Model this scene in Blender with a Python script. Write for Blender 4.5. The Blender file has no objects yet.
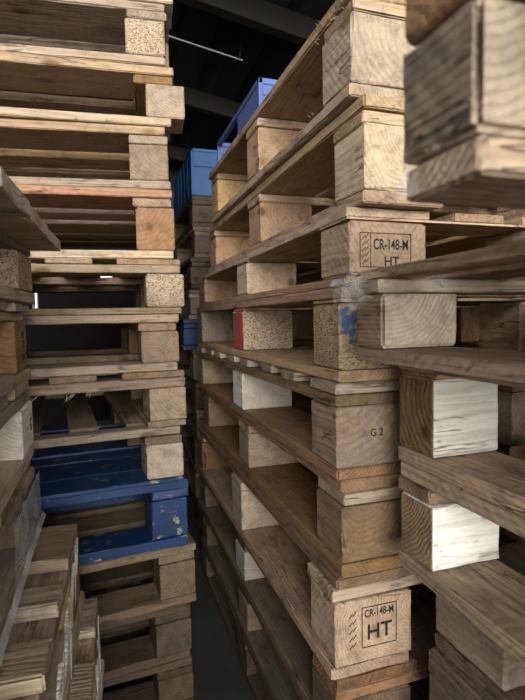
import bpy, math, random
from mathutils import Vector, noise, Matrix
S = bpy.context.scene
COL = S.collection
rnd = random.Random(7)
R = math.radians

# ------------------------------------------------------------------ materials
class NT:
    def __init__(s, name):
        s.m = bpy.data.materials.new(name); s.m.use_nodes = True
        s.t = s.m.node_tree; s.b = s.t.nodes['Principled BSDF']
    def n(s, typ, **kw):
        nd = s.t.nodes.new('ShaderNode' + typ)
        for k, v in kw.items():
            if k.startswith('i_'):
                key = k[2:]
                key = int(key) if key.isdigit() else key.replace('_', ' ')
                nd.inputs[key].default_value = v
            else: setattr(nd, k, v)
        return nd
    def l(s, a, b): s.t.links.new(a, b)
    def math(s, op, a, b=None, c=None, clamp=False):
        nd = s.t.nodes.new('ShaderNodeMath'); nd.operation = op; nd.use_clamp = clamp
        for i, v in enumerate((a, b, c)):
            if v is None: continue
            if isinstance(v, (int, float)): nd.inputs[i].default_value = v
            else: s.l(v, nd.inputs[i])
        return nd.outputs[0]
    def mix(s, f, a, b, blend='MIX'):
        nd = s.t.nodes.new('ShaderNodeMix'); nd.data_type = 'RGBA'; nd.blend_type = blend
        for i, v in ((0, f), (6, a), (7, b)):
            if isinstance(v, (int, float)): nd.inputs[i].default_value = v
            elif isinstance(v, tuple): nd.inputs[i].default_value = (*v, 1) if len(v) == 3 else v
            else: s.l(v, nd.inputs[i])
        return nd.outputs[2]
    def ramp(s, f, lo, hi):
        nd = s.t.nodes.new('ShaderNodeMapRange'); nd.clamp = True
        s.l(f, nd.inputs[0]); nd.inputs[1].default_value = lo; nd.inputs[2].default_value = hi
        return nd.outputs[0]

def base_coords(N):
    tc = N.n('TexCoord'); oi = N.n('ObjectInfo')
    rn = oi.outputs['Random']
    cx = N.n('CombineXYZ')
    N.l(N.math('MULTIPLY', rn, 61.3), cx.inputs[0]); N.l(N.math('MULTIPLY', rn, 23.7), cx.inputs[1]); N.l(N.math('MULTIPLY', rn, 41.1), cx.inputs[2])
    ad = N.n('VectorMath', operation='ADD'); N.l(tc.outputs['Object'], ad.inputs[0]); N.l(cx.outputs[0], ad.inputs[1])
    return tc.outputs['Object'], ad.outputs[0], rn

def noi(N, vec, scale, detail=4, rough=.6, stretch=None, dist=0):
    if stretch:
        mp = N.n('Mapping'); N.l(vec, mp.inputs[0]); mp.inputs['Scale'].default_value = stretch; vec = mp.outputs[0]
    nd = N.n('TexNoise', i_Scale=scale, i_Detail=detail, i_Roughness=rough, i_Distortion=dist); N.l(vec, nd.inputs['Vector'])
    return nd.outputs['Fac']

def wood(name, light, dark, grey=(.30, .27, .23), greyamt=.4, ring=.4, saw=.12, grime=.7, endk=.8, rough=.8):
    N = NT(name); raw, v, rn = base_coords(N)
    sep = N.n('SeparateXYZ'); N.l(raw, sep.inputs[0])
    x, y, z = sep.outputs
    r2 = N.math('FRACT', N.math('MULTIPLY', rn, 17.31)); r3 = N.math('FRACT', N.math('MULTIPLY', rn, 71.7))
    wob = noi(N, v, 5, 2, .5, (.8, 3, 3))
    yy = N.math('ADD', N.math('ADD', y, N.math('MULTIPLY', N.math('SUBTRACT', r2, .5), .16)), N.math('MULTIPLY', N.math('SUBTRACT', wob, .5), .035))
    zz = N.math('ADD', N.math('ADD', z, N.math('MULTIPLY', N.math('SUBTRACT', r3, 1.25), .07)), N.math('MULTIPLY', N.math('SUBTRACT', noi(N, v, 3.1, 2, .5, (1, 2, 2)), .5), .03))
    rad = N.math('SQRT', N.math('ADD', N.math('MULTIPLY', yy, yy), N.math('MULTIPLY', zz, zz)))
    sn = N.math('SINE', N.math('MULTIPLY', rad, N.math('MULTIPLY_ADD', r2, 650, 520)))
    rg = N.math('POWER', N.math('MULTIPLY_ADD', sn, .5, .5), 2.2)
    fib = noi(N, v, 1, 5, .65, (9, 190, 190))
    c = N.mix(N.math('MULTIPLY', rg, ring), light, dark)
    c = N.mix(N.math('MULTIPLY', N.ramp(fib, .45, .75), .35), c, tuple(k * .55 for k in dark))
    stk = noi(N, v, 1, 5, .7, (3.5, 42, 42), .6)
    c = N.mix(N.math('MULTIPLY', N.ramp(stk, .46, .72), .6), c, tuple(k * .5 for k in dark))
    c = N.mix(N.math('MULTIPLY', N.ramp(stk, .46, .28), .35), c, tuple(min(1, k * 1.25) for k in light))
    g = N.n('NewGeometry'); vt = N.n('VectorTransform', vector_type='NORMAL', convert_from='WORLD', convert_to='OBJECT'); N.l(g.outputs['True Normal'], vt.inputs[0])
    s2 = N.n('SeparateXYZ'); N.l(vt.outputs[0], s2.inputs[0])
    en = N.ramp(N.math('ABSOLUTE', s2.outputs[0]), .6, .8)
    ck = noi(N, v, 1, 3, .55, (5, 60, 60), .3)
    crack = N.math('MULTIPLY', N.ramp(N.math('ABSOLUTE', N.math('SUBTRACT', ck, .5)), .016, .006), N.ramp(noi(N, v, 11, 2), .52, .60))
    crack = N.math('MULTIPLY', crack, N.math('SUBTRACT', 1.0, en))
    c = N.mix(N.math('MULTIPLY', crack, .8), c, tuple(k * .25 for k in dark))
    # weathering: grey film in patches
    wp = noi(N, v, 7, 6, .65, (1, 2.2, 2.2))
    gm = N.math('MULTIPLY', N.ramp(wp, .38, .68), greyamt)
    c = N.mix(gm, c, grey)
    # dirt and scuffs of their own shape
    dp = noi(N, v, 16, 7, .72, (1, 1.6, 1.6))
    c = N.mix(N.math('MULTIPLY', N.ramp(dp, .50, .72), grime), c, tuple(k * .22 for k in grey))
    sp = noi(N, v, 90, 3, .6, (.5, 1, 1))
    c = N.mix(N.math('MULTIPLY', N.ramp(sp, .63, .74), .55), c, tuple(k * .25 for k in dark))
    # knots
    vo = N.n('TexVoronoi', i_Scale=1.0); mp = N.n('Mapping'); mp.inputs['Scale'].default_value = (4.5, 9, 9); N.l(v, mp.inputs[0]); N.l(mp.outputs[0], vo.inputs['Vector'])
    kn = N.ramp(vo.outputs['Distance'], .13, .07)
    c = N.mix(N.math('MULTIPLY', kn, .75), c, (dark[0] * .35, dark[1] * .28, dark[2] * .22))
    # end grain drinks dirt: darker on both sawn ends of the piece
    c = N.mix(N.math('MULTIPLY', en, 1 - endk), c, (dark[0] * .35, dark[1] * .3, dark[2] * .25))
    hsv = N.n('HueSaturation')
    N.l(c, hsv.inputs['Color']); N.l(N.math('MULTIPLY_ADD', r2, .5, .72), hsv.inputs['Value']); N.l(N.math('MULTIPLY_ADD', r3, .35, .95), hsv.inputs['Saturation'])
    N.l(N.math('MULTIPLY_ADD', rn, .02, .488), hsv.inputs['Hue'])
    N.l(hsv.outputs[0], N.b.inputs['Base Color'])
    N.b.inputs['Roughness'].default_value = rough
    N.b.inputs['Specular IOR Level'].default_value = .25
    # saw marks + fibre bump
    sw = N.math('SINE', N.math('MULTIPLY', N.math('ADD', N.math('MULTIPLY', x, .75), N.math('MULTIPLY', z, .66)), N.math('MULTIPLY_ADD', r3, 300, 420)))
    hgt = N.math('ADD', N.math('MULTIPLY', N.math('MULTIPLY', sw, saw), noi(N, v, 12, 2)), N.math('ADD', N.math('MULTIPLY', fib, .7), N.math('ADD', N.math('MULTIPLY', rg, -.25), N.math('ADD', N.math('MULTIPLY', dp, 1.6), N.math('MULTIPLY', crack, -1.2)))))
    bp = N.n('Bump', i_Strength=.9, i_Distance=.003); N.l(hgt, bp.inputs['Height']); N.l(bp.outputs[0], N.b.inputs['Normal'])
    return N.m

def chip(name, a, b, c0):
    N = NT(name); raw, v, rn = base_coords(N)
    mp = N.n('Mapping'); mp.inputs['Scale'].default_value = (1, 1.5, 2.2); N.l(v, mp.inputs[0])
    vo = N.n('TexVoronoi', i_Scale=230.0); N.l(mp.outputs[0], vo.inputs['Vector'])
    s = N.n('SeparateColor'); N.l(vo.outputs['Color'], s.inputs[0])
    c = N.mix(s.outputs[0], a, b)
    c = N.mix(N.ramp(s.outputs[1], .74, .82), c, c0)
    c = N.mix(N.math('MULTIPLY', N.ramp(noi(N, v, 14, 5), .5, .75), .5), c, tuple(k * .6 for k in c0))
    N.l(c, N.b.inputs['Base Color']); N.b.inputs['Roughness'].default_value = .85
    N.b.inputs['Specular IOR Level'].default_value = .2
    bp = N.n('Bump', i_Strength=.8, i_Distance=.003); N.l(vo.outputs['Distance'], bp.inputs['Height']); N.l(bp.outputs[0], N.b.inputs['Normal'])
    return N.m

def paint(name, col, under=(.36, .26, .15), worn=.62, rough=.5):
    N = NT(name); raw, v, rn = base_coords(N)
    w = noi(N, v, 22, 7, .75, (1, 1.5, 1.5)); d = noi(N, v, 8, 5)
    c = N.mix(N.math('MULTIPLY', N.ramp(d, .4, .75), .55), col, tuple(k * .35 for k in col))
    c = N.mix(N.ramp(w, worn, worn + .03), c, under)
    N.l(c, N.b.inputs['Base Color']); N.b.inputs['Roughness'].default_value = rough
    bp = N.n('Bump', i_Strength=.5, i_Distance=.002); N.l(noi(N, v, 60, 4, .6, (.3, 1, 1)), bp.inputs['Height']); N.l(bp.outputs[0], N.b.inputs['Normal'])
    return N.m

def plain(name, col, rough=.7, metal=0, bump=0, spec=.3):
    N = NT(name); raw, v, rn = base_coords(N)
    d = noi(N, v, 5, 6); c = N.mix(N.ramp(d, .35, .7), col, tuple(k * .6 for k in col))
    N.l(c, N.b.inputs['Base Color']); N.b.inputs['Roughness'].default_value = rough; N.b.inputs['Metallic'].default_value = metal
    N.b.inputs['Specular IOR Level'].default_value = spec
    if bump:
        bp = N.n('Bump', i_Strength=.4, i_Distance=bump); N.l(noi(N, v, 30, 5), bp.inputs['Height']); N.l(bp.outputs[0], N.b.inputs['Normal'])
    return N.m

M = {
 'tan':   wood('tan_pine', (.52, .385, .25), (.35, .225, .125), greyamt=.3),
 'beige': wood('dark_beige_pine', (.38, .285, .195), (.24, .165, .10), greyamt=.45, grime=.6),  # darker tan for the rear left stack
 'pale':  wood('pale_pine', (.62, .51, .38), (.42, .31, .20), greyamt=.35, ring=.4, grime=.5),
 'white': wood('white_daylit_pine', (.90, .87, .80), (.70, .64, .54), grey=(.62, .60, .55), greyamt=.25, ring=.3, grime=.12, endk=.45),  # fresh pale wood; also daylight put into the colour of some blocks
 'brown': wood('brown_pine', (.36, .24, .145), (.23, .135, .075), grey=(.22, .18, .14), greyamt=.4),
 'orange': wood('orange_pine', (.45, .25, .12), (.31, .15, .065), greyamt=.2),
 'grey':  wood('grey_weathered_pine', (.46, .37, .27), (.29, .22, .15), grey=(.34, .30, .25), greyamt=.6),
 'dark':  wood('weathered_and_dim_pine', (.23, .175, .125), (.14, .10, .068), grey=(.12, .105, .09), greyamt=.6),  # weathered wood; also carries shade in the lowest pallets
 'chip':  chip('pressed_chip_block', (.55, .43, .30), (.36, .26, .165), (.17, .12, .075)),
 'ychip': chip('yellow_chip_block', (.56, .43, .26), (.38, .275, .155), (.19, .135, .08)),
 'blue':  paint('worn_blue_paint', (.012, .052, .155), under=(.40, .36, .27), worn=.59),
 'bluep': paint('blue_paint_smear', (.07, .13, .25), worn=.50),
 'pink':  paint('faded_red_paint', (.42, .10, .10), worn=.68),
 'crate': plain('blue_plastic', (.03, .12, .34), .45),
 'crate2': plain('lilac_blue_plastic', (.09, .14, .36), .4),
 'ink':   plain('black_stamp_ink', (.025, .022, .02), .8),
 'steel': plain('dull_steel', (.5, .5, .5), .35, 1),
 'sheet': plain('black_roof_sheet', (.04, .04, .042), .5, bump=.003),
 'beam':  plain('dark_roof_timber', (.022, .018, .014), .8, bump=.003),
 'strip': plain('galvanised_strip', (.45, .46, .48), .4, .0),
 'wall':  plain('dark_wall_boards', (.02, .018, .016), .85, bump=.004),
 'yard': plain('pale_yard_concrete', (.68, .64, .57), .9, bump=.004),
 'floor': plain('dark_floor', (.085, .078, .07), .9, bump=.004),  # dark mottled floor under the stacks
}
def film_mat(name, alpha, col=(.85, .87, .9), net=False):
    N = NT(name); raw, v, rn = base_coords(N)
    N.b.inputs['Base Color'].default_value = (*col, 1); N.b.inputs['Roughness'].default_value = .22
    a = N.ramp(noi(N, v, 60, 4, .7), .35, .75)
    if net:
        s = N.n('SeparateXYZ'); N.l(raw, s.inputs[0])
        yy = N.math('ADD', s.outputs[1], N.math('MULTIPLY', N.math('SINE', N.math('MULTIPLY', s.outputs[2], 420)), .0024))
        k = N.math('GREATER_THAN', N.math('SINE', N.math('MULTIPLY', yy, 900)), .15)
        al = N.math('MULTIPLY_ADD', k, .7, .12)
    else:
        al = N.math('MULTIPLY_ADD', N.math('POWER', a, 2.0), 0.22, alpha)
    N.l(al, N.b.inputs['Alpha'])
    return N.m
M['film'] = film_mat('clear_stretch_film', .06)
M['net'] = film_mat('white_knitted_wrap', .2, net=True)

# ------------------------------------------------------------------ mesh tools
def new_obj(name, me, mat=None, parent=None):
    o = bpy.data.objects.new(name, me); COL.objects.link(o)
    if mat is not None:
        if not me.materials: me.materials.append(None)
        o.material_slots[0].link = 'OBJECT'; o.material_slots[0].material = mat
    if parent is not None: o.parent = parent
    return o

def ticks(h, n):
    e = min(.004, h * .25)
    return [-h, -h + e] + [(-h + e) + (2 * h - 2 * e) * i / n for i in range(1, n)] + [h - e, h]

_pool = {}
def piece_mesh(lx, ly, lz, kind, var):
    """a sawn piece of timber: worn arrises, ragged ends, grain along local X"""
    key = (round(lx, 3), round(ly, 3), round(lz, 3), kind, var)
    if key in _pool: return _pool[key]
    nx = 24 if lx > .5 else (8 if lx > .2 else 6)
    X, Y, Z = ticks(lx / 2, nx), ticks(ly / 2, 5 if kind == 'block' else 3), ticks(lz / 2, 5 if kind == 'block' else 1)
    sd = Vector((var * 7.7 + lx * 13, var * 3.1 + ly * 9, lz * 31))
    V, F, idx = [], [], {}
    def vid(i, j, k):
        if (i, j, k) in idx: return idx[(i, j, k)]
        p = Vector((X[i], Y[j], Z[k])); ex = [i in (0, len(X) - 1), j in (0, len(Y) - 1), k in (0, len(Z) - 1)]
        s = [(-1 if a == 0 else 1) for a in (i, j, k)]
        ne = sum(ex)
        n1 = noise.noise(p * 28 + sd); n2 = noise.noise(p * 9 + sd * 1.7); n3 = noise.noise(p * 70 + sd * 2.3)
        d = .0004 + .0008 * abs(n3)
        if ne >= 2: d += .0010 + max(0, n1) * .0045 + max(0, n2 - .25) * (.016 if kind == 'block' else .009)
        q = p.copy()
        for a in range(3):
            if ex[a]:
                dd = d + (abs(n1) * .0045 if a == 0 and kind != 'block' else 0)
                q[a] -= s[a] * dd
        if kind != 'block': q.y += noise.noise(Vector((p.x * 1.6, 0, 0)) + sd) * .0025
        idx[(i, j, k)] = len(V); V.append(q); return len(V) - 1
    a, b, c = len(X) - 1, len(Y) - 1, len(Z) - 1
    for i in range(a):
        for j in range(b):
            F.append((vid(i, j, c), vid(i + 1, j, c), vid(i + 1, j + 1, c), vid(i, j + 1, c)))
            F.append((vid(i, j, 0), vid(i, j + 1, 0), vid(i + 1, j + 1, 0), vid(i + 1, j, 0)))
        for k in range(c):
            F.append((vid(i, 0, k), vid(i + 1, 0, k), vid(i + 1, 0, k + 1), vid(i, 0, k + 1)))
            F.append((vid(i, b, k), vid(i, b, k + 1), vid(i + 1, b, k + 1), vid(i + 1, b, k)))
    for j in range(b):
        for k in range(c):
            F.append((vid(0, j, k), vid(0, j, k + 1), vid(0, j + 1, k + 1), vid(0, j + 1, k)))
            F.append((vid(a, j, k), vid(a, j + 1, k), vid(a, j + 1, k + 1), vid(a, j, k + 1)))
    me = bpy.data.meshes.new('timber'); me.from_pydata(V, [], F); me.materials.append(None); me.update()
    _pool[key] = me
    return me

def raw_mesh(name, V, F, mat=None):
    me = bpy.data.meshes.new(name); me.from_pydata(V, [], F); me.update()
    if mat: me.materials.append(mat)
    return me

def box_geo(V, F, x0, x1, y0, y1, z0, z1, mtx=None):
    b = len(V)
    for p in ((x0, y0, z0), (x1, y0, z0), (x1, y1, z0), (x0, y1, z0), (x0, y0, z1), (x1, y0, z1), (x1, y1, z1), (x0, y1, z1)):
        p = Vector(p); V.append(mtx @ p if mtx else p)
    for f in ((0, 3, 2, 1), (4, 5, 6, 7), (0, 1, 5, 4), (1, 2, 6, 5), (2, 3, 7, 6), (3, 0, 4, 7)): F.append(tuple(b + i for i in f))

def face_mat(o, mat, direction):
    """repaint one side (local direction) of a piece"""
    me = o.data.copy(); o.data = me
    me.materials.append(None)
    o.material_slots[1].link = 'OBJECT'; o.material_slots[1].material = mat
    d = Vector(direction)
    for p in me.polygons:
        if p.normal.dot(d) > .75: p.material_index = 1

# ------------------------------------------------------------------ pallets
def widths(span, ws, gap=None):
    """spread boards of widths ws over a span -> list of (centre, width)"""
    free = (span - sum(ws)) / max(1, len(ws) - 1); out = []; p = 0
    for w in ws: out.append((p + w / 2, w)); p += w + free
    return out

def pallet(label, corner, su, sv, z0, z1, yaw=0, pivot='left', axis='v', bottom=None, deckw=None, mats=None,
           bu=.10, bv=.12, over=None, t=(.020, .020, .020), inset=(0, 0), group=None, perim=False, topmat=None,
           bgrain='v', var=0, cat='pallet', name='wooden_pallet'):
    """local x = along the front of the stack (u), local y = depth (v); corner is the front corner on the pivot side"""
    mats = mats or {}; over = over or {}
    H = z1 - z0; td, ts, tb = t; bh = H - td - ts - tb
    bottom = bottom or axis
    root = bpy.data.objects.new(name, None); COL.objects.link(root); root.empty_display_size = .1
    ox = 0 if pivot == 'left' else -su
    cx, cy = ox + su / 2, sv / 2
    ca, sa = math.cos(R(yaw)), math.sin(R(yaw))
    root.location = (corner[0] + cx * ca - cy * sa, corner[1] + cx * sa + cy * ca, z0); root.rotation_euler = (0, 0, R(yaw))
    root['label'] = label; root['category'] = cat
    if group: root['group'] = group
    P = {}
    rr = random.Random(hash(round(z0 * 977 + corner[0] * 131 + corner[1] * 17, 3)))
    def put(name, key, cx_, cy_, cz, lu, lv, h, grain, kind, jit=.004):
        m = over.get(key) or mats.get(name) or mats.get('all') or 'tan'
        L, W = (lu, lv) if grain == 'u' else (lv, lu)
        o = new_obj(name, piece_mesh(L, W, h, kind, rr.randrange(3)), M[m], root)
        rot = (0 if grain == 'u' else math.pi / 2) + (math.pi if rr.random() < .5 else 0)
        j = jit
        o.location = (cx_ - su / 2 + rr.uniform(-j, j), cy_ - sv / 2 + rr.uniform(-j, j), cz)
        o.rotation_euler = (0, 0, rot + rr.uniform(-.004, .004) * (1 if kind == 'board' else 5))
        P[key] = o
        return o
    zt = H - td / 2
    # deck
    ws = deckw or ([.145, .10, .145, .10, .145] if (su if axis == 'v' else sv) < .95 else [.145, .10, .12, .145, .12, .10, .145])
    span = su if axis == 'v' else sv
    for i, (c, w) in enumerate(widths(span, ws)):
        if axis == 'v': o = put('deck_board', ('deck', i), c, sv / 2, zt, w, sv, td, 'v', 'board')
        else: o = put('deck_board', ('deck', i), su / 2, c, zt, su, w, td, 'u', 'board', .006)
        if topmat: face_mat(o, M[topmat], (0, 0, 1))
    iu, iv = inset
    us = [iu + bu / 2, su / 2, su - iu - bu / 2]; vs = [iv + bv / 2, sv / 2, sv - iv - bv / 2]
    zs = H - td - ts / 2
    for k in range(3):
        if axis == 'v': put('stringer_board', ('stringer', k), su / 2, vs[k], zs, su - 2 * iu, bv, ts, 'u', 'board')
        else: put('stringer_board', ('stringer', k), us[k], sv / 2, zs, bu, sv - 2 * iv, ts, 'v', 'board')
        if bottom == 'v': put('bottom_board', ('bottom', k), us[k], sv / 2, tb / 2, bu + .004, sv - 2 * iv, tb, 'v', 'board')
        else: put('bottom_board', ('bottom', k), su / 2, vs[k], tb / 2, su - 2 * iu, bv + .004, tb, 'u', 'board')
    for i in range(3):
        for j in range(3):
            put('block', ('block', i, j), us[i], vs[j], tb + bh / 2, bu, bv, bh - .0006, over.get(('grain', i, j), bgrain), 'block', .003)
    return root, P

def local_dir(o, world):
    """which local axis of a piece looks along a world direction (pieces are turned about Z only)"""
    bpy.context.view_layer.update()
    return (o.matrix_world.to_3x3().inverted() @ Vector(world)).normalized()

V_ = lambda d: d
# --- the stack straight ahead on the left: its long side faces us
AX = 'rear left stack'
A = [
 # label, u, z0, z1, yaw, kwargs
 ('weathered pallet at the top of the rear left stack, mostly above the picture edge', .173, 1.676, 1.819, -6, dict(mats={'all': 'grey'}, over={('block', 2, 0): 'chip'})),
 ('grey pallet with a rough pressed-chip corner block, second from top of rear left stack', .155, 1.537, 1.676, -6, dict(mats={'all': 'grey', 'bottom_board': 'beige', 'deck_board': 'grey'}, over={('block', 2, 0): 'chip'})),
 ('brown pallet whose corner block juts out past the deck, below the chip-block pallet', .168, 1.402, 1.537, -5, dict(mats={'all': 'beige', 'block': 'brown', 'stringer_board': 'brown'}, over={('block', 2, 0): 'beige'})),
 ('tan pallet with a knotty dark-spotted inner board in the upper rear left stack', .156, 1.260, 1.402, -7, dict(mats={'all': 'beige', 'deck_board': 'tan'})),
 ('pallet with a reddish stained corner block and reddish deck in rear left stack', .162, 1.101, 1.260, -6, dict(mats={'all': 'beige', 'bottom_board': 'tan'}, over={('block', 2, 0): 'orange', ('deck', 0): 'orange'})),
 ('pallet with separate deck board ends and a dark-flecked chip corner block, rear left stack', .179, .973, 1.101, -2, dict(axis='v', bottom='u', mats={'all': 'beige'}, over={('block', 2, 0): 'chip'}, t=(.014, .020, .016))),
 ('plain tan pallet with a deep dark opening, under the flecked chip-block pallet', .166, .839, .973, 2, dict(mats={'all': 'beige', 'stringer_board': 'brown'})),
 ('pallet with a splintered fringe of wood fibres hanging from its front board', .180, .705, .839, 4, dict(axis='v', bottom='v', mats={'all': 'beige'}, over={('block', 2, 0): 'pale'}, t=(.016, .024, .016))),
 ('pallet with narrow spaced slats behind its front board, resting on the blue pallet', .170, .574, .705, 5, dict(axis='u', bottom='u', mats={'all': 'beige', 'bottom_board': 'blue'}, over={('block', 2, 0): 'pale'}, slats=True, t=(.020, .020, .008))),
 ('bright blue painted pallet in the rear left stack', .179, .412, .574, 5, dict(mats={'all': 'blue'}, t=(.022, .022, .024), deckw=[.130] * 6)),
 ('tan pallet directly under the bright blue painted pallet', .191, .265, .412, 6, dict(mats={'all': 'beige'})),
 ('dim grey pallet, second from the bottom of the rear left stack', .176, .125, .265, 5, dict(mats={'all': 'dark'})),  # dimness low in the stack is put into its dark colour
 ('dim grey pallet standing on the floor at the bottom of the rear left stack', .181, .0, .125, 3, dict(mats={'all': 'dark'})),  # dark colour again carries the dimness near the floor
]
A_P = []
for lab, u, z0, z1, yaw, kw in A:
    kw = dict(kw); sl = kw.pop('slats', False)
    ax = kw.pop('axis', 'u')
    if sl: kw['deckw'] = [.05, .05]
    r, P = pallet(lab, (u, 1.166), 1.2, .8, z0, z1, yaw, 'right', ax, bu=.088, bv=.10, **kw)
    if sl:   # narrow slats running front to back between the two edge boards
        for i in range(9):
            x = -.60 + .065 + i * .131
            o = new_obj('deck_board', piece_mesh(.64, .068, .020, 'board', i % 3), M['tan'], r)
            o.location = (x, 0, z1 - z0 - .010); o.rotation_euler = (0, 0, math.pi / 2)
    if 'juts out' in lab: P[('block', 2, 0)].location.x += .026
    A_P.append((r, P))

# --- the tall stack in the middle right, its left side running back along the dark gap
B = [
 ('topmost pallet of the tall middle stack, under the lilac-blue open crate', .349, .65, 1.275, 1.435, .97, dict(mats={'all': 'tan', 'bottom_board': 'grey', 'deck_board': 'tan'}, over={('block', 0, 0): 'pale', ('block', 0, 1): 'tan'})),
 ('pallet with a ring-grained pale corner block, second from top in tall middle stack', .360, .635, 1.120, 1.275, 1.08, dict(mats={'all': 'tan'}, over={('block', 0, 0): 'pale', ('stringer', 0): 'tan'})),
 ('pallet stamped CR-148-M on its near corner block beside the clear film', .342, .65, 1.003, 1.120, 1.17, dict(mats={'all': 'tan', 'bottom_board': 'brown'}, over={('block', 0, 1): 'pale', ('block', 0, 0): 'tan'}, t=(.016, .004, .016))),
 ('pallet with yellow chip blocks, one smeared blue, one red-sided', .330, .65, .860, 1.003, 1.17, dict(mats={'all': 'tan', 'deck_board': 'brown', 'bottom_board': 'tan'}, over={('block', 0, 0): 'ychip', ('block', 0, 1): 'chip', ('block', 0, 2): 'grey', ('deck', 0): 'brown'}, t=(.018, .006, .018))),
 ('pallet with many narrow deck board ends showing along its left side in middle stack', .322, .65, .711, .860, 1.15, dict(axis='u', bottom='v', mats={'all': 'grey', 'stringer_board': 'brown', 'bottom_board': 'brown'}, over={('block', 0, 0): 'tan', ('block', 0, 1): 'white'}, t=(.018, .018, .018), deckw=[.10, .075, .075, .075, .075, .075, .075, .10])),
 ('pallet with frayed grey front deck edge and dark wavy-grained corner block, middle stack', .333, .65, .563, .711, 1.12, dict(mats={'all': 'brown', 'block': 'brown', 'stringer_board': 'grey'}, over={('block', 0, 1): 'pale'})),
 ('pallet stamped HT on its near corner block, low in the tall middle stack', .315, .65, .400, .563, 1.15, dict(mats={'all': 'brown', 'deck_board': 'brown', 'bottom_board': 'tan', 'stringer_board': 'pale'}, over={('block', 0, 0): 'pale', ('block', 0, 1): 'pale'})),
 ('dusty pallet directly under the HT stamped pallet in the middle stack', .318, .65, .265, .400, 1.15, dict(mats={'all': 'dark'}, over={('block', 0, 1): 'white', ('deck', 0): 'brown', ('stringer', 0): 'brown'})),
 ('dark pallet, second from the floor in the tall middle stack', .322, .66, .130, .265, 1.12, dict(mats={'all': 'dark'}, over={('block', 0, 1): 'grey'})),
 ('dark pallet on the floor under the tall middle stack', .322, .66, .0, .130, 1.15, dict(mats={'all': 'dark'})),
]
B_P = []
for lab, u, v, z0, z1, L, kw in B:
    kw = dict(kw); ax = kw.pop('axis', 'v')
    B_P.append(pallet(lab, (u, v), .8, L, z0, z1, kw.pop('yaw', 0), 'left', ax, bu=kw.pop('bu', .135), bv=.10, **kw))

# --- the near right stack: we look along its side at its far corner blocks
Cc = [
 ('blurred pallet looming closest to the lens at upper right', .152, .228, 1.017, 1.160, dict(su=.8, bu=.12, bv=.056, t=(.020, .046, .018), mats={'all': 'grey', 'stringer_board': 'orange', 'bottom_board': 'tan'}, perim=True)),
 ('pallet with its bare end board and big pinkish block under the clear film', .315, .578, .900, 1.017, dict(bu=.108, bv=.066, mats={'all': 'tan', 'block': 'brown', 'deck_board': 'tan', 'bottom_board': 'tan'}, over={('block', 0, 2): 'pale', ('stringer', 2): 'pale', ('deck', 0): 'tan'}, t=(.014, .018, .018), deckw=[.05, .10, .10, .10, .10, .14])),
 ('pallet with a daylit white corner block, third down the near right stack', .385, .587, .758, .900, dict(bu=.102, bv=.078, mats={'all': 'brown', 'deck_board': 'tan', 'bottom_board': 'tan'}, over={('block', 0, 2): 'white', ('grain', 0, 2): 'u'}, t=(.016, .006, .020))),  # white block colour stands in for daylight on its front
 ('pallet with a daylit white block half hidden behind a slanting board, near right stack', .385, .587, .608, .758, dict(bu=.110, bv=.072, mats={'all': 'tan', 'stringer_board': 'brown'}, over={('block', 0, 2): 'white', ('grain', 0, 2): 'u'}, t=(.024, .020, .020))),  # daylight on this block is painted as white wood
 ('pallet with a long smooth grey corner block at the bottom right', .440, .578, .480, .608, dict(bu=.10, bv=.13, mats={'all': 'dark', 'block': 'grey'}, over={('block', 0, 2): 'grey'})),
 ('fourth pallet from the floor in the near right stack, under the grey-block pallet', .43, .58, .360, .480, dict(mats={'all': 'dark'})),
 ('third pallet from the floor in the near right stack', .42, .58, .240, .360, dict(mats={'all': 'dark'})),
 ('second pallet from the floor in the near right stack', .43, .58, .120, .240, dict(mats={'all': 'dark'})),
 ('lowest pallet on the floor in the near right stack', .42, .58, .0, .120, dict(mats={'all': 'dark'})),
]
C_P = []
for lab, u, vf, z0, z1, kw in Cc:
    kw = dict(kw); perim = kw.pop('perim', False); kw.pop('su', 0)
    L = 1.2
    if perim: kw['bottom'] = 'u'
    C_P.append(pallet(lab, (u, vf - L), .8, L, z0, z1, 0, 'left', 'v', bu=kw.pop('bu', .10), bv=kw.pop('bv', .10), **kw))

# --- the near left stack: overhanging decks on top, steps of pale-edged boards lower down
D = [
 ('pallet topping the near left stack, its deck overhanging the blocks', -.062, .957, .989, 1.105, dict(mats={'all': 'grey', 'deck_board': 'pale', 'block': 'chip'}, inset=(.052, .02), t=(.022, .012, .020), yaw=-3, deckw=[.147] * 8)),
 ('pallet with black lettering stencilled on its corner block, near left stack', -.122, .957, .860, .989, dict(mats={'all': 'grey', 'block': 'brown'}, inset=(.01, 0), t=(.014, .014, .018))),
 ('pallet with pale flaking blocks beneath the lettered pallet, near left stack', -.128, .957, .721, .860, dict(mats={'all': 'pale', 'block': 'white', 'stringer_board': 'grey'})),
 ('pallet wrapped in white knitted net at its corner, near left stack', -.130, .957, .582, .721, dict(mats={'all': 'grey', 'block': 'dark'})),
 ('pallet with freshly split pale right edge at lower left, below the netted pallet', -.060, .965, .429, .582, dict(mats={'all': 'pale', 'stringer_board': 'pale', 'bottom_board': 'pale', 'block': 'tan'}, topmat='grey', deckw=[.07, .05, .055, .06, .055, .06, .07, .055, .145], t=(.022, .022, .020), yaw=-2.5)),
 ('pallet stepping out to the right with split white edge, third up from floor', -.030, .970, .285, .429, dict(mats={'all': 'pale', 'bottom_board': 'white', 'block': 'tan'}, topmat='grey', deckw=[.10, .10, .10, .10, .10, .10, .10], yaw=-2)),
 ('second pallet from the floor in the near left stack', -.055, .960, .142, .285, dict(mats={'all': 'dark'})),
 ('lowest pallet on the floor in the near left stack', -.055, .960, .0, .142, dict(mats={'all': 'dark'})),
]
D_P = []
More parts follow.
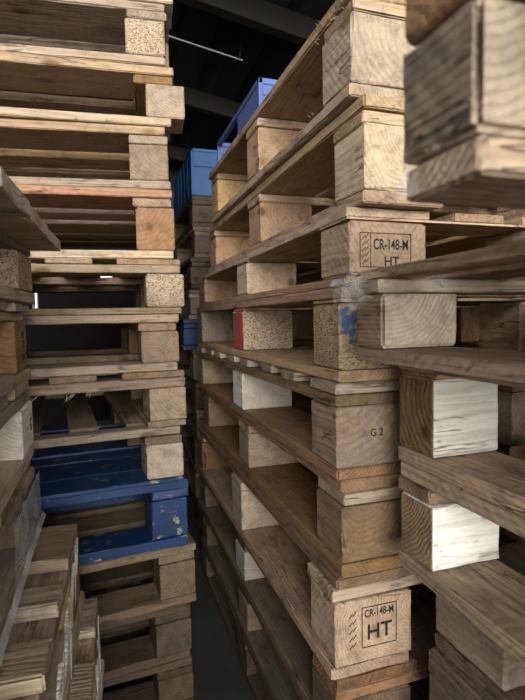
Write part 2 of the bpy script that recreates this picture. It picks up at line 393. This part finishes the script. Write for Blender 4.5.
for lab, u, vf, z0, z1, kw in D:
    kw = dict(kw); yaw = kw.pop('yaw', 0)
    ya = R(yaw); r, P = pallet(lab, (u + 1.2 * math.sin(ya), vf - 1.2 * math.cos(ya)), .8, 1.2, z0, z1, yaw, 'right', 'u', 'v', bu=.10, bv=.12, **kw)
    D_P.append((r, P))

# --- far stack at the back of the gap, with a blue crate on top
F_P = []
n = 11
names_up = ['lowest', 'second', 'third', 'fourth', 'fifth', 'sixth', 'seventh', 'eighth', 'ninth', 'tenth', 'topmost']
for i in range(n):
    z0 = i * 1.51 / n; z1 = (i + 1) * 1.51 / n
    blue = (i == 6)
    lab = ('blue painted pallet at the back of the dark gap' if blue else
           '%s pallet of the shadowed far stack at the back of the gap' % names_up[i] if i in (0, 10) else
           '%s pallet up from the floor in the shadowed far stack' % names_up[i])
    F_P.append(pallet(lab, (.385 + rnd.uniform(-.015, .015) - (.05 if blue else 0), 2.2 + rnd.uniform(-.02, .02)), .8, 1.2, z0, z1, rnd.uniform(-1.5, 1.5),
                      'left', 'v', mats={'all': 'blue' if blue else ('grey' if i % 2 else 'dark')}, bu=.13, bv=.10))

# ------------------------------------------------------------------ marks on blocks
def text_mesh(s, size):
    cu = bpy.data.curves.new('lettering', 'FONT'); cu.body = s; cu.size = size; cu.extrude = .00025; cu.offset = size * .012
    cu.align_x = 'CENTER'; cu.align_y = 'CENTER'
    o = bpy.data.objects.new('lettering', cu); COL.objects.link(o); bpy.context.view_layer.update()
    me = bpy.data.meshes.new_from_object(o.evaluated_get(bpy.context.evaluated_depsgraph_get()))
    bpy.data.objects.remove(o); bpy.data.curves.remove(cu)
    return me
def stamp(block, world_normal, items, lines, off=(0, 0), rot=0, up_half=None):
    """items: (text, size, x, y, xscale); lines: (x0,y0,x1,y1,width) in metres on the face"""
    V, F = [], []
    for s, size, x, y, xs in items:
        me = text_mesh(s, size); b = len(V)
        for v in me.vertices: V.append(Vector((v.co.x * xs + x, v.co.y + y, v.co.z)))
        for p in me.polygons: F.append(tuple(b + i for i in p.vertices))
        bpy.data.meshes.remove(me)
    for x0, y0, x1, y1, w in lines:
        d = Vector((x1 - x0, y1 - y0, 0)); L = d.length
        mt = Matrix.Translation((x0, y0, 0)) @ Matrix.Rotation(math.atan2(d.y, d.x), 4, 'Z')
        box_geo(V, F, 0, L, -w / 2, w / 2, -.0003, .0003, mt)
    me = raw_mesh('stamp', V, F)
    me.materials.append(None)
    bpy.context.view_layer.update()
    o = new_obj('stamp', me, M['ink'], block)
    l0 = block.matrix_world.to_3x3().inverted() @ Vector(world_normal)
    a0 = max(range(3), key=lambda a: abs(l0[a])); lv = Vector((0, 0, 0)); lv[a0] = 1 if l0[a0] > 0 else -1
    nrm = (block.matrix_world.to_3x3() @ lv).normalized()
    bb = [Vector(c) for c in block.bound_box]; ldir = (block.matrix_world.to_3x3().inverted() @ nrm)
    half = max(abs(c.dot(ldir)) for c in bb if True)
    ax = max(range(3), key=lambda a: abs(ldir[a])); half = max(abs(c[ax]) for c in bb)
    zax = nrm; yax = Vector((0, 0, 1)); xax = yax.cross(zax)
    rotm = Matrix((xax, yax, zax)).transposed().to_4x4()
    w = Matrix.Translation(block.matrix_world.translation + nrm * (half + .0001) + xax * off[0] + yax * off[1]) @ rotm @ Matrix.Rotation(rot, 4, 'Z')
    o.matrix_parent_inverse = Matrix(); o.matrix_basis = block.matrix_world.inverted() @ w
    o['label'] = 'black stamped lettering'
    return o
def wheat(x, y, h):
    """the ear-of-wheat strip left of the box"""
    L = []
    for i in range(5):
        yy = y + h * (i / 5 - .5)
        L += [(x - .006, yy, x, yy + .007, .0011), (x, yy + .003, x + .006, yy + .010, .0011)]
    return L
def frame_lines(x0, y0, x1, y1, w=.0012):
    return [(x0, y0, x1, y0, w), (x0, y1, x1, y1, w), (x0, y0, x0, y1, w), (x1, y0, x1, y1, w)]
b3 = B_P[2][1][('block', 0, 0)]
stamp(b3, (0, -1, 0), [('CR-148-M', .022, .009, .007, .66), ('HT', .020, .010, -.018, 1)],
      frame_lines(-.044, -.026, .044, .024) + [(-.026, -.026, -.026, .024, .001)] + wheat(-.035, 0, .045), off=(-.006, -.002))
b7 = B_P[6][1][('block', 0, 0)]
stamp(b7, (0, -1, 0), [('CR-148-M', .017, .012, .023, .72), ('HT', .034, .012, -.008, 1)],
      frame_lines(-.018, -.030, .042, .034, .0014) + wheat(-.034, .002, .062), off=(-.004, .004))
b4 = B_P[3][1][('block', 0, 0)]
stamp(b4, (0, -1, 0), [], frame_lines(-.034, -.022, .030, .030, .002), off=(.012, 0))
b5 = B_P[4][1][('block', 0, 0)]
stamp(b5, (0, -1, 0), [('G 2', .016, 0, 0, .9)], [], off=(0, .004))
d2 = D_P[1][1][('block', 2, 2)]
stamp(d2, (1, 0, 0), [('EP S', .030, 0, 0, 1)], [], off=(.018, 0), rot=-math.pi / 2)
d3 = D_P[2][1][('block', 2, 2)]
stamp(d3, (1, 0, 0), [('G', .030, .03, 0, .8)], [], off=(0, 0))

# recoloured sides: left-face shade in the right stack; red paint and blue smear
bq = C_P[0][1][('block', 0, 2)]; face_mat(bq, M['dark'], local_dir(bq, (-1, 0, 0)))
bq = C_P[1][1][('block', 0, 2)]; face_mat(bq, M['brown'], local_dir(bq, (-1, 0, 0)))
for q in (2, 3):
    bq = C_P[q][1][('block', 0, 2)]; face_mat(bq, M['brown'], local_dir(bq, (-1, 0, 0)))  # brown left face is the shaded side of the daylit white block
bm = B_P[3][1][('block', 0, 1)]; face_mat(bm, M['pink'], local_dir(bm, (-1, 0, 0)))
bm = B_P[3][1][('block', 0, 0)]
me = bm.data.copy(); bm.data = me; me.materials.append(None); bm.material_slots[1].link = 'OBJECT'; bm.material_slots[1].material = M['bluep']
bpy.context.view_layer.update()
for p in me.polygons:
    wn = bm.matrix_world.to_3x3() @ p.normal; wc = bm.matrix_world @ p.center
    if wn.y < -.7 and wc.x < .330 + .038 and wc.z > .925: p.material_index = 1

# ------------------------------------------------------------------ splinters, chips
def slivers(name, parent, specs, mat, label=None):
    V, F = [], []
    for (p, d, L, w) in specs:
        p = Vector(p); d = Vector(d).normalized(); side = d.orthogonal().normalized(); s2 = d.cross(side)
        b = len(V); bend = Vector((0, 0, -1)) * L * .25
        for q, k in ((0, 1), (.5, .7), (1, .08)):
            c = p + d * L * q + bend * q * q
            V.extend([c + side * w * k, c + s2 * w * k * .5, c - side * w * k, c - s2 * w * k * .5])
        for s in range(2):
            for i in range(4): F.append((b + s * 4 + i, b + s * 4 + (i + 1) % 4, b + s * 4 + 4 + (i + 1) % 4, b + s * 4 + 4 + i))
        F.append((b, b + 3, b + 2, b + 1)); F.append((b + 8, b + 9, b + 10, b + 11))
    me = raw_mesh(name, V, F); me.materials.append(None)
    o = new_obj(name, me, M[mat], parent); bpy.context.view_layer.update()
    o.matrix_basis = parent.matrix_world.inverted()
    if label: o['label'] = label
    return o
bpy.context.view_layer.update()
r7 = A_P[7][0]; mw = r7.matrix_world; Hh = .839 - .705
sp = []
for i in range(34):
    x = rnd.uniform(-.58, .40); p = mw @ Vector((x, -.402, Hh - .040 + rnd.uniform(-.003, .004)))
    sp.append((p, (rnd.uniform(-1.5, .2), rnd.uniform(-.6, -.1), rnd.uniform(-.9, -.2)), rnd.uniform(.008, .032), .0011))
slivers('splinter', r7, sp, 'pale', 'frayed pale wood fibres')
r1 = B_P[0][0]
sp = [((.349 + rnd.uniform(-.006, 0), .66 + rnd.uniform(0, .10), 1.405 + rnd.uniform(-.015, .02)), (-1, rnd.uniform(-.6, .6), rnd.uniform(-.4, .9)), rnd.uniform(.006, .016), .0007) for i in range(16)]
sp += [((.350, .78 + rnd.uniform(0, .02), 1.30), (-.6, -.2, rnd.uniform(.3, 1.2)), .010, .0006) for i in range(4)]
slivers('splinter', r1, sp, 'pale', 'torn pale splinters')
rc = C_P[2][0]
rE = D_P[4][0]
sp = []
for i in range(26):
    y = rnd.uniform(.50, .94); sp.append(((-.0615, y, .577 - rnd.uniform(.0, .035)), (rnd.uniform(.0, .07), -1, rnd.uniform(-.12, .2)), rnd.uniform(.05, .12), rnd.uniform(.002, .005)))
slivers('splinter', rE, sp, 'white', 'long fresh white splinters')
rE = D_P[5][0]
sp = []
for i in range(22):
    y = rnd.uniform(.55, .95); sp.append(((-.0315, y, .424 - rnd.uniform(.0, .035)), (rnd.uniform(.0, .07), -1, rnd.uniform(-.12, .2)), rnd.uniform(.05, .12), rnd.uniform(.002, .005)))
slivers('splinter', rE, sp, 'white', 'long fresh white splinters')

# ------------------------------------------------------------------ films
def tag(o, label, cat, group=None):
    o['label'] = label; o['category'] = cat
    if group: o['group'] = group
    return o
def crumple(name, loc, size, label, seed, mat='film', drape=None):
    nx, ny = 26, 20; V, F = [], []
    sd = Vector((seed * 3.3, seed * 1.7, 0))
    for j in range(ny + 1):
        for i in range(nx + 1):
            a, b = i / nx - .5, j / ny - .5
            p = Vector((a * size[0], b * size[1], 0))
            q = Vector((a * 3, b * 3, seed))
            d = Vector((noise.noise(q * 1.3 + sd), noise.noise(q * 1.3 + sd * 2 + Vector((9, 0, 0))), noise.noise(q * 1.9 + sd * 3)))
            d += .45 * Vector((noise.noise(q * 4 + sd), noise.noise(q * 4.4 + sd * 2), noise.noise(q * 4.2 + sd * 3)))
            p += Vector((d.x * size[0] * .3, d.y * size[1] * .3, d.z * size[2]))
            V.append(p)
    for j in range(ny):
        for i in range(nx):
            k = j * (nx + 1) + i; F.append((k, k + 1, k + nx + 2, k + nx + 1))
    me = raw_mesh(name, V, F); me.materials.append(None)
    for p in me.polygons: p.use_smooth = True
    o = new_obj(name, me, M[mat]); o.location = loc[:3]; o.rotation_euler = loc[3:]
    return tag(o, label, 'plastic film')
crumple('stretch_film', (.153, .222, 1.028, R(80), R(15), R(-55)), (.014, .016, .005), 'crumpled tuft of clear film hanging from the closest blurred block', 2)
crumple('stretch_film', (.304, .560, .990, R(75), 0, R(-35)), (.045, .034, .005), 'torn clear film over the pinkish block and the stamped block', 5)
crumple('stretch_film', (.395, .512, 1.004, R(78), R(20), R(0)), (.045, .02, .006), 'thin shred of film on the bare end board', 9)
# knitted net over the corner of a pallet in the near left stack
V, F = [], []
ny, nz = 26, 12
for j in range(nz + 1):
    for i in range(ny + 1):
        y = .70 + .262 * i / ny; z = .606 + .085 * j / nz
        u = -.1235 + .004 * noise.noise(Vector((y * 30, z * 20, 2)))
        V.append(Vector((u, y, z)))
for j in range(nz):
    for i in range(ny):
        k = j * (ny + 1) + i; F.append((k, k + 1, k + ny + 2, k + ny + 1))
me = raw_mesh('knitted_net', V, F); me.materials.append(None)
o = new_obj('net_wrap', me, M['net']); tag(o, 'white knitted pallet net clinging to the near left stack', 'net wrap')
# loose folded strip of film along the lower edge of the netted pallet
V, F = [], []
for i in range(41):
    y = .968 - .75 * i / 40; w = .010 + .007 * noise.noise(Vector((y * 18, 0, 3))); z = .604 + .006 * noise.noise(Vector((y * 12, 5, 0)))
    V += [Vector((-.121, y, z - w)), Vector((-.116 + .003 * noise.noise(Vector((y * 40, 1, 1))), y, z)), Vector((-.121, y, z + w))]
for i in range(40):
    k = i * 3; F += [(k, k + 1, k + 4, k + 3), (k + 1, k + 2, k + 5, k + 4)]
me = raw_mesh('film_strip', V, F); me.materials.append(None)
M['filmw'] = film_mat('milky_film', .5)
o = new_obj('film_strip', me, M['filmw']); tag(o, 'long milky strip of film edging the netted pallet', 'plastic film')

# ------------------------------------------------------------------ blue crates
def crate(name, label, x0, y0, z0, sx, sy, sz, mat, open_side=False):
    root = bpy.data.objects.new(name, None); COL.objects.link(root); root.location = (x0 + sx / 2, y0 + sy / 2, z0)
    tag(root, label, 'crate')
    def part(nm, boxes, bev=.004):
        V, F = [], []
        for b in boxes: box_geo(V, F, *b)
        me = raw_mesh(nm, V, F); me.materials.append(None); o = new_obj(nm, me, M[mat], root)
        bv = o.modifiers.new('bevel', 'BEVEL'); bv.width = bev; bv.segments = 2
        return o
    hx, hy, t = sx / 2, sy / 2, .006
    part('base', [(-hx + .01, hx - .01, -hy + .01, hy - .01, 0, .01)])
    for s in (-1, 1):
        # end walls with a hand slot
        y = s * (hy - t)
        zs = sz * .62
        part('end_wall', [(-hx, hx, y - t / 2, y + t / 2, 0, zs), (-hx, -.05, y - t / 2, y + t / 2, zs, sz - .012), (.05, hx, y - t / 2, y + t / 2, zs, sz - .012),
                          (-.05, .05, y - t / 2, y + t / 2, zs + sz * .15, sz - .012)])
        x = s * (hx - t)
        if open_side:
            part('side_wall', [(x - t / 2, x + t / 2, -hy + .01, -hy + .21, .008, sz - .01), (x - t / 2, x + t / 2, -hy + .21, hy, .008, sz * .12)])
        else:
            part('side_wall', [(x - t / 2, x + t / 2, -hy, hy, 0, sz - .012)] + [(x - t, x + t, -hy + .1 + k * .1, -hy + .108 + k * .1, .01, sz - .012) for k in range(int(sy / .1) - 1)])
    part('rim', [(-hx, hx, -hy, -hy + .012, sz - .014, sz), (-hx, hx, hy - .012, hy, sz - .014, sz),
                 (-hx, -hx + .012, -hy, hy, sz - .014, sz), (hx - .012, hx, -hy, hy, sz - .014, sz)], .002)
    for a in (-1, 1):
        for b in (-1, 1): part('corner_post', [(a * hx - .012 * (a > 0), a * hx + .012 * (a < 0), b * hy - .012 * (b > 0), b * hy + .012 * (b < 0), 0, sz)], .002)
    return root
crate('plastic_crate', 'solid blue crate with scuffed lower corner on top of the far stack', .390, 2.2, 1.512, .40, .60, .205, 'crate')
crate('plastic_crate', 'second blue crate further back behind the solid blue crate', .385, 2.83, 1.512, .40, .50, .16, 'crate')
crate('open_crate', 'lilac-blue open-sided crate on top of the tall middle stack', .375, 1.16, 1.437, .40, .46, .102, 'crate2', True)

# a wire loop sticking out of the middle stack
V, F = [], []
for i in range(25):
    a = R(40 + 280 * i / 24); c = Vector((0, .022 * math.cos(a), .026 * math.sin(a)))
    rd = c.normalized()
    for k in range(6):
        b = 2 * math.pi * k / 6; V.append(c + rd * .0016 * math.cos(b) + Vector((.0016 * math.sin(b), 0, 0)))
for i in range(24):
    for k in range(6): F.append((i * 6 + k, i * 6 + (k + 1) % 6, i * 6 + 6 + (k + 1) % 6, i * 6 + 6 + k))
me = raw_mesh('wire_loop', V, F); me.materials.append(None)
o = new_obj('wire_loop', me, M['steel']); o.location = (.314, 1.66, .47); tag(o, 'thin bent wire loop sticking out of the dark gap', 'wire')

# ------------------------------------------------------------------ the shed
def struct(name, boxes, mat, tilt=None, parent=None):
    V, F = [], []
    for b in boxes: box_geo(V, F, *b)
    me = raw_mesh(name, V, F); me.materials.append(None); o = new_obj(name, me, M[mat], parent)
    if parent is None: o['kind'] = 'structure'
    return o
YB = 5.0
struct('floor', [(-2.3, 2.4, -1.2, YB + .1, -.08, 0)], 'floor')
struct('floor_yard', [(-9, 9, -12, -1.2, -.08, -.005)], 'yard')
struct('wall_shade_added', [(-2.3, 2.4, -1.32, -1.2, 0, .50)], 'wall')  # added unseen low wall, keeps low light off the stack bottoms
struct('wall_left', [(-2.3, -2.2, -1.2, YB, 0, 3.4)], 'wall')
struct('wall_right', [(2.3, 2.4, -1.2, YB, 0, 2.45)], 'wall')
# back wall with two narrow slit windows
slits = [(-.05, .09), (-.615, -.59)]
zz0, zz1 = 1.29, 1.46
struct('wall_back', [(-2.3, slits[1][0], YB, YB + .1, 0, 3.4), (slits[1][1], slits[0][0], YB, YB + .1, 0, 3.4), (slits[0][1], 2.4, YB, YB + .1, 0, 3.4),
                     (slits[1][0], slits[1][1], YB, YB + .1, 0, 1.10), (slits[1][0], slits[1][1], YB, YB + .1, 1.5, 3.4),
                     (slits[0][0], slits[0][1], YB, YB + .1, 0, zz0), (slits[0][0], slits[0][1], YB, YB + .1, zz1, 3.4)], 'wall')
for k, (a, b, c, d) in enumerate([(slits[0][0], slits[0][1], zz0, zz1), (slits[1][0], slits[1][1], 1.10, 1.5)]):
    struct('window_%d' % (k + 1), [(a, b, YB - .012, YB, c - .012, c), (a, b, YB - .012, YB, d, d + .012), (a - .012, a, YB - .012, YB, c - .012, d + .012), (b, b + .012, YB - .012, YB, c - .012, d + .012)], 'strip')
# roof: falls to the right, folded sheets over purlins
def zr(x): return 2.62 - .17 * x
V, F = [], []
x = -2.5; k = 0; prof = []
while x < 2.6:
    prof += [(x, 0), (x + .16, 0), (x + .19, .035), (x + .24, .035)]; x += .27
b0 = len(V)
for (px, dz) in prof:
    V += [Vector((px, -1.2, zr(px) + dz)), Vector((px, YB + .1, zr(px) + dz))]
for i in range(len(prof) - 1): F.append((2 * i, 2 * i + 2, 2 * i + 3, 2 * i + 1))
m0 = len(V); V += [v + Vector((0, 0, .01)) for v in V[:m0]]
F += [tuple(m0 + q for q in reversed(f)) for f in F[:]]
me = raw_mesh('ceiling', V, F); me.materials.append(None); o = new_obj('ceiling', me, M['sheet']); o['kind'] = 'structure'
for k, y in enumerate([-1.0, .2, 1.3, 2.35, 3.4, 4.5]):
    V, F = [], []
    mt = Matrix.Translation((0, y, zr(0) - .06)) @ Matrix.Rotation(math.atan(.17), 4, 'Y')
    box_geo(V, F, -2.25, 2.25, -.03, .03, -.055, .055, mt)
    me = raw_mesh('trim', V, F); me.materials.append(None); o = new_obj('trim_%d' % (k + 1), me, M['beam']); o['kind'] = 'structure'
tl = math.atan(.17)
for k, (x0, x1, y, w) in enumerate([(.10, .78, 2.655, .003), (.2, .56, 3.33, .002)]):
    V, F = [], []
    mt = Matrix.Translation((0, y, zr(0) - .125)) @ Matrix.Rotation(tl, 4, 'Y')
    box_geo(V, F, x0, x1, -w, w, -w, w, mt)
    me = raw_mesh('trim', V, F); me.materials.append(None); o = new_obj('trim_%d' % (k + 7), me, M['strip']); o['kind'] = 'structure'
    V, F = [], []
    for xx in ([x0 + .02, x1 - .02]):   # hangers that carry the strip
        box_geo(V, F, xx - .003, xx + .003, -.003, .003, 0, .125, Matrix.Translation((0, y, zr(0) - .125)) @ Matrix.Rotation(tl, 4, 'Y'))
    me = raw_mesh('trim', V, F); me.materials.append(None); o = new_obj('trim_%d' % (k + 9), me, M['beam']); o['kind'] = 'structure'

# ------------------------------------------------------------------ light: overcast daylight through the open front
W = bpy.data.worlds.new('sky'); S.world = W; W.use_nodes = True
wt = W.node_tree; bg = wt.nodes['Background']; bg.inputs[0].default_value = (.86, .93, 1, 1); bg.inputs[1].default_value = 1.7
sun = bpy.data.lights.new('sun', 'SUN'); sun.energy = 2.7; sun.angle = R(40); sun.color = (1, .95, .88)
so = bpy.data.objects.new('sun', sun); COL.objects.link(so)
d = Vector((.16, 1, -.14)).normalized(); so.rotation_euler = d.to_track_quat('-Z', 'Y').to_euler(); so.location = (0, -6, 3)

# ------------------------------------------------------------------ camera
a, p, ro = R(17.8), math.atan(31 / 490), R(1.07)
Fw = Vector((math.sin(a) * math.cos(p), math.cos(a) * math.cos(p), -math.sin(p)))
Rt = Vector((math.cos(a), -math.sin(a), 0)); Up = Rt.cross(Fw)
R2 = Rt * math.cos(ro) - Up * math.sin(ro); U2 = Up * math.cos(ro) + Rt * math.sin(ro)
cam = bpy.data.cameras.new('camera'); co = bpy.data.objects.new('camera', cam); COL.objects.link(co)
mw = Matrix((R2, U2, -Fw)).transposed().to_4x4(); mw.translation = (0, 0, .957); co.matrix_world = mw
cam.sensor_fit = 'HORIZONTAL'; cam.sensor_width = 36; cam.lens = 490 / 525 * 36; cam.clip_start = .01; cam.clip_end = 100
cam.dof.use_dof = True; cam.dof.focus_distance = .95; cam.dof.aperture_fstop = 12
S.camera = co
S.view_settings.view_transform = 'Standard'; S.view_settings.look = 'None'; S.view_settings.gamma = 1
S.view_settings.use_curve_mapping = False; S.view_settings.exposure = 1.15
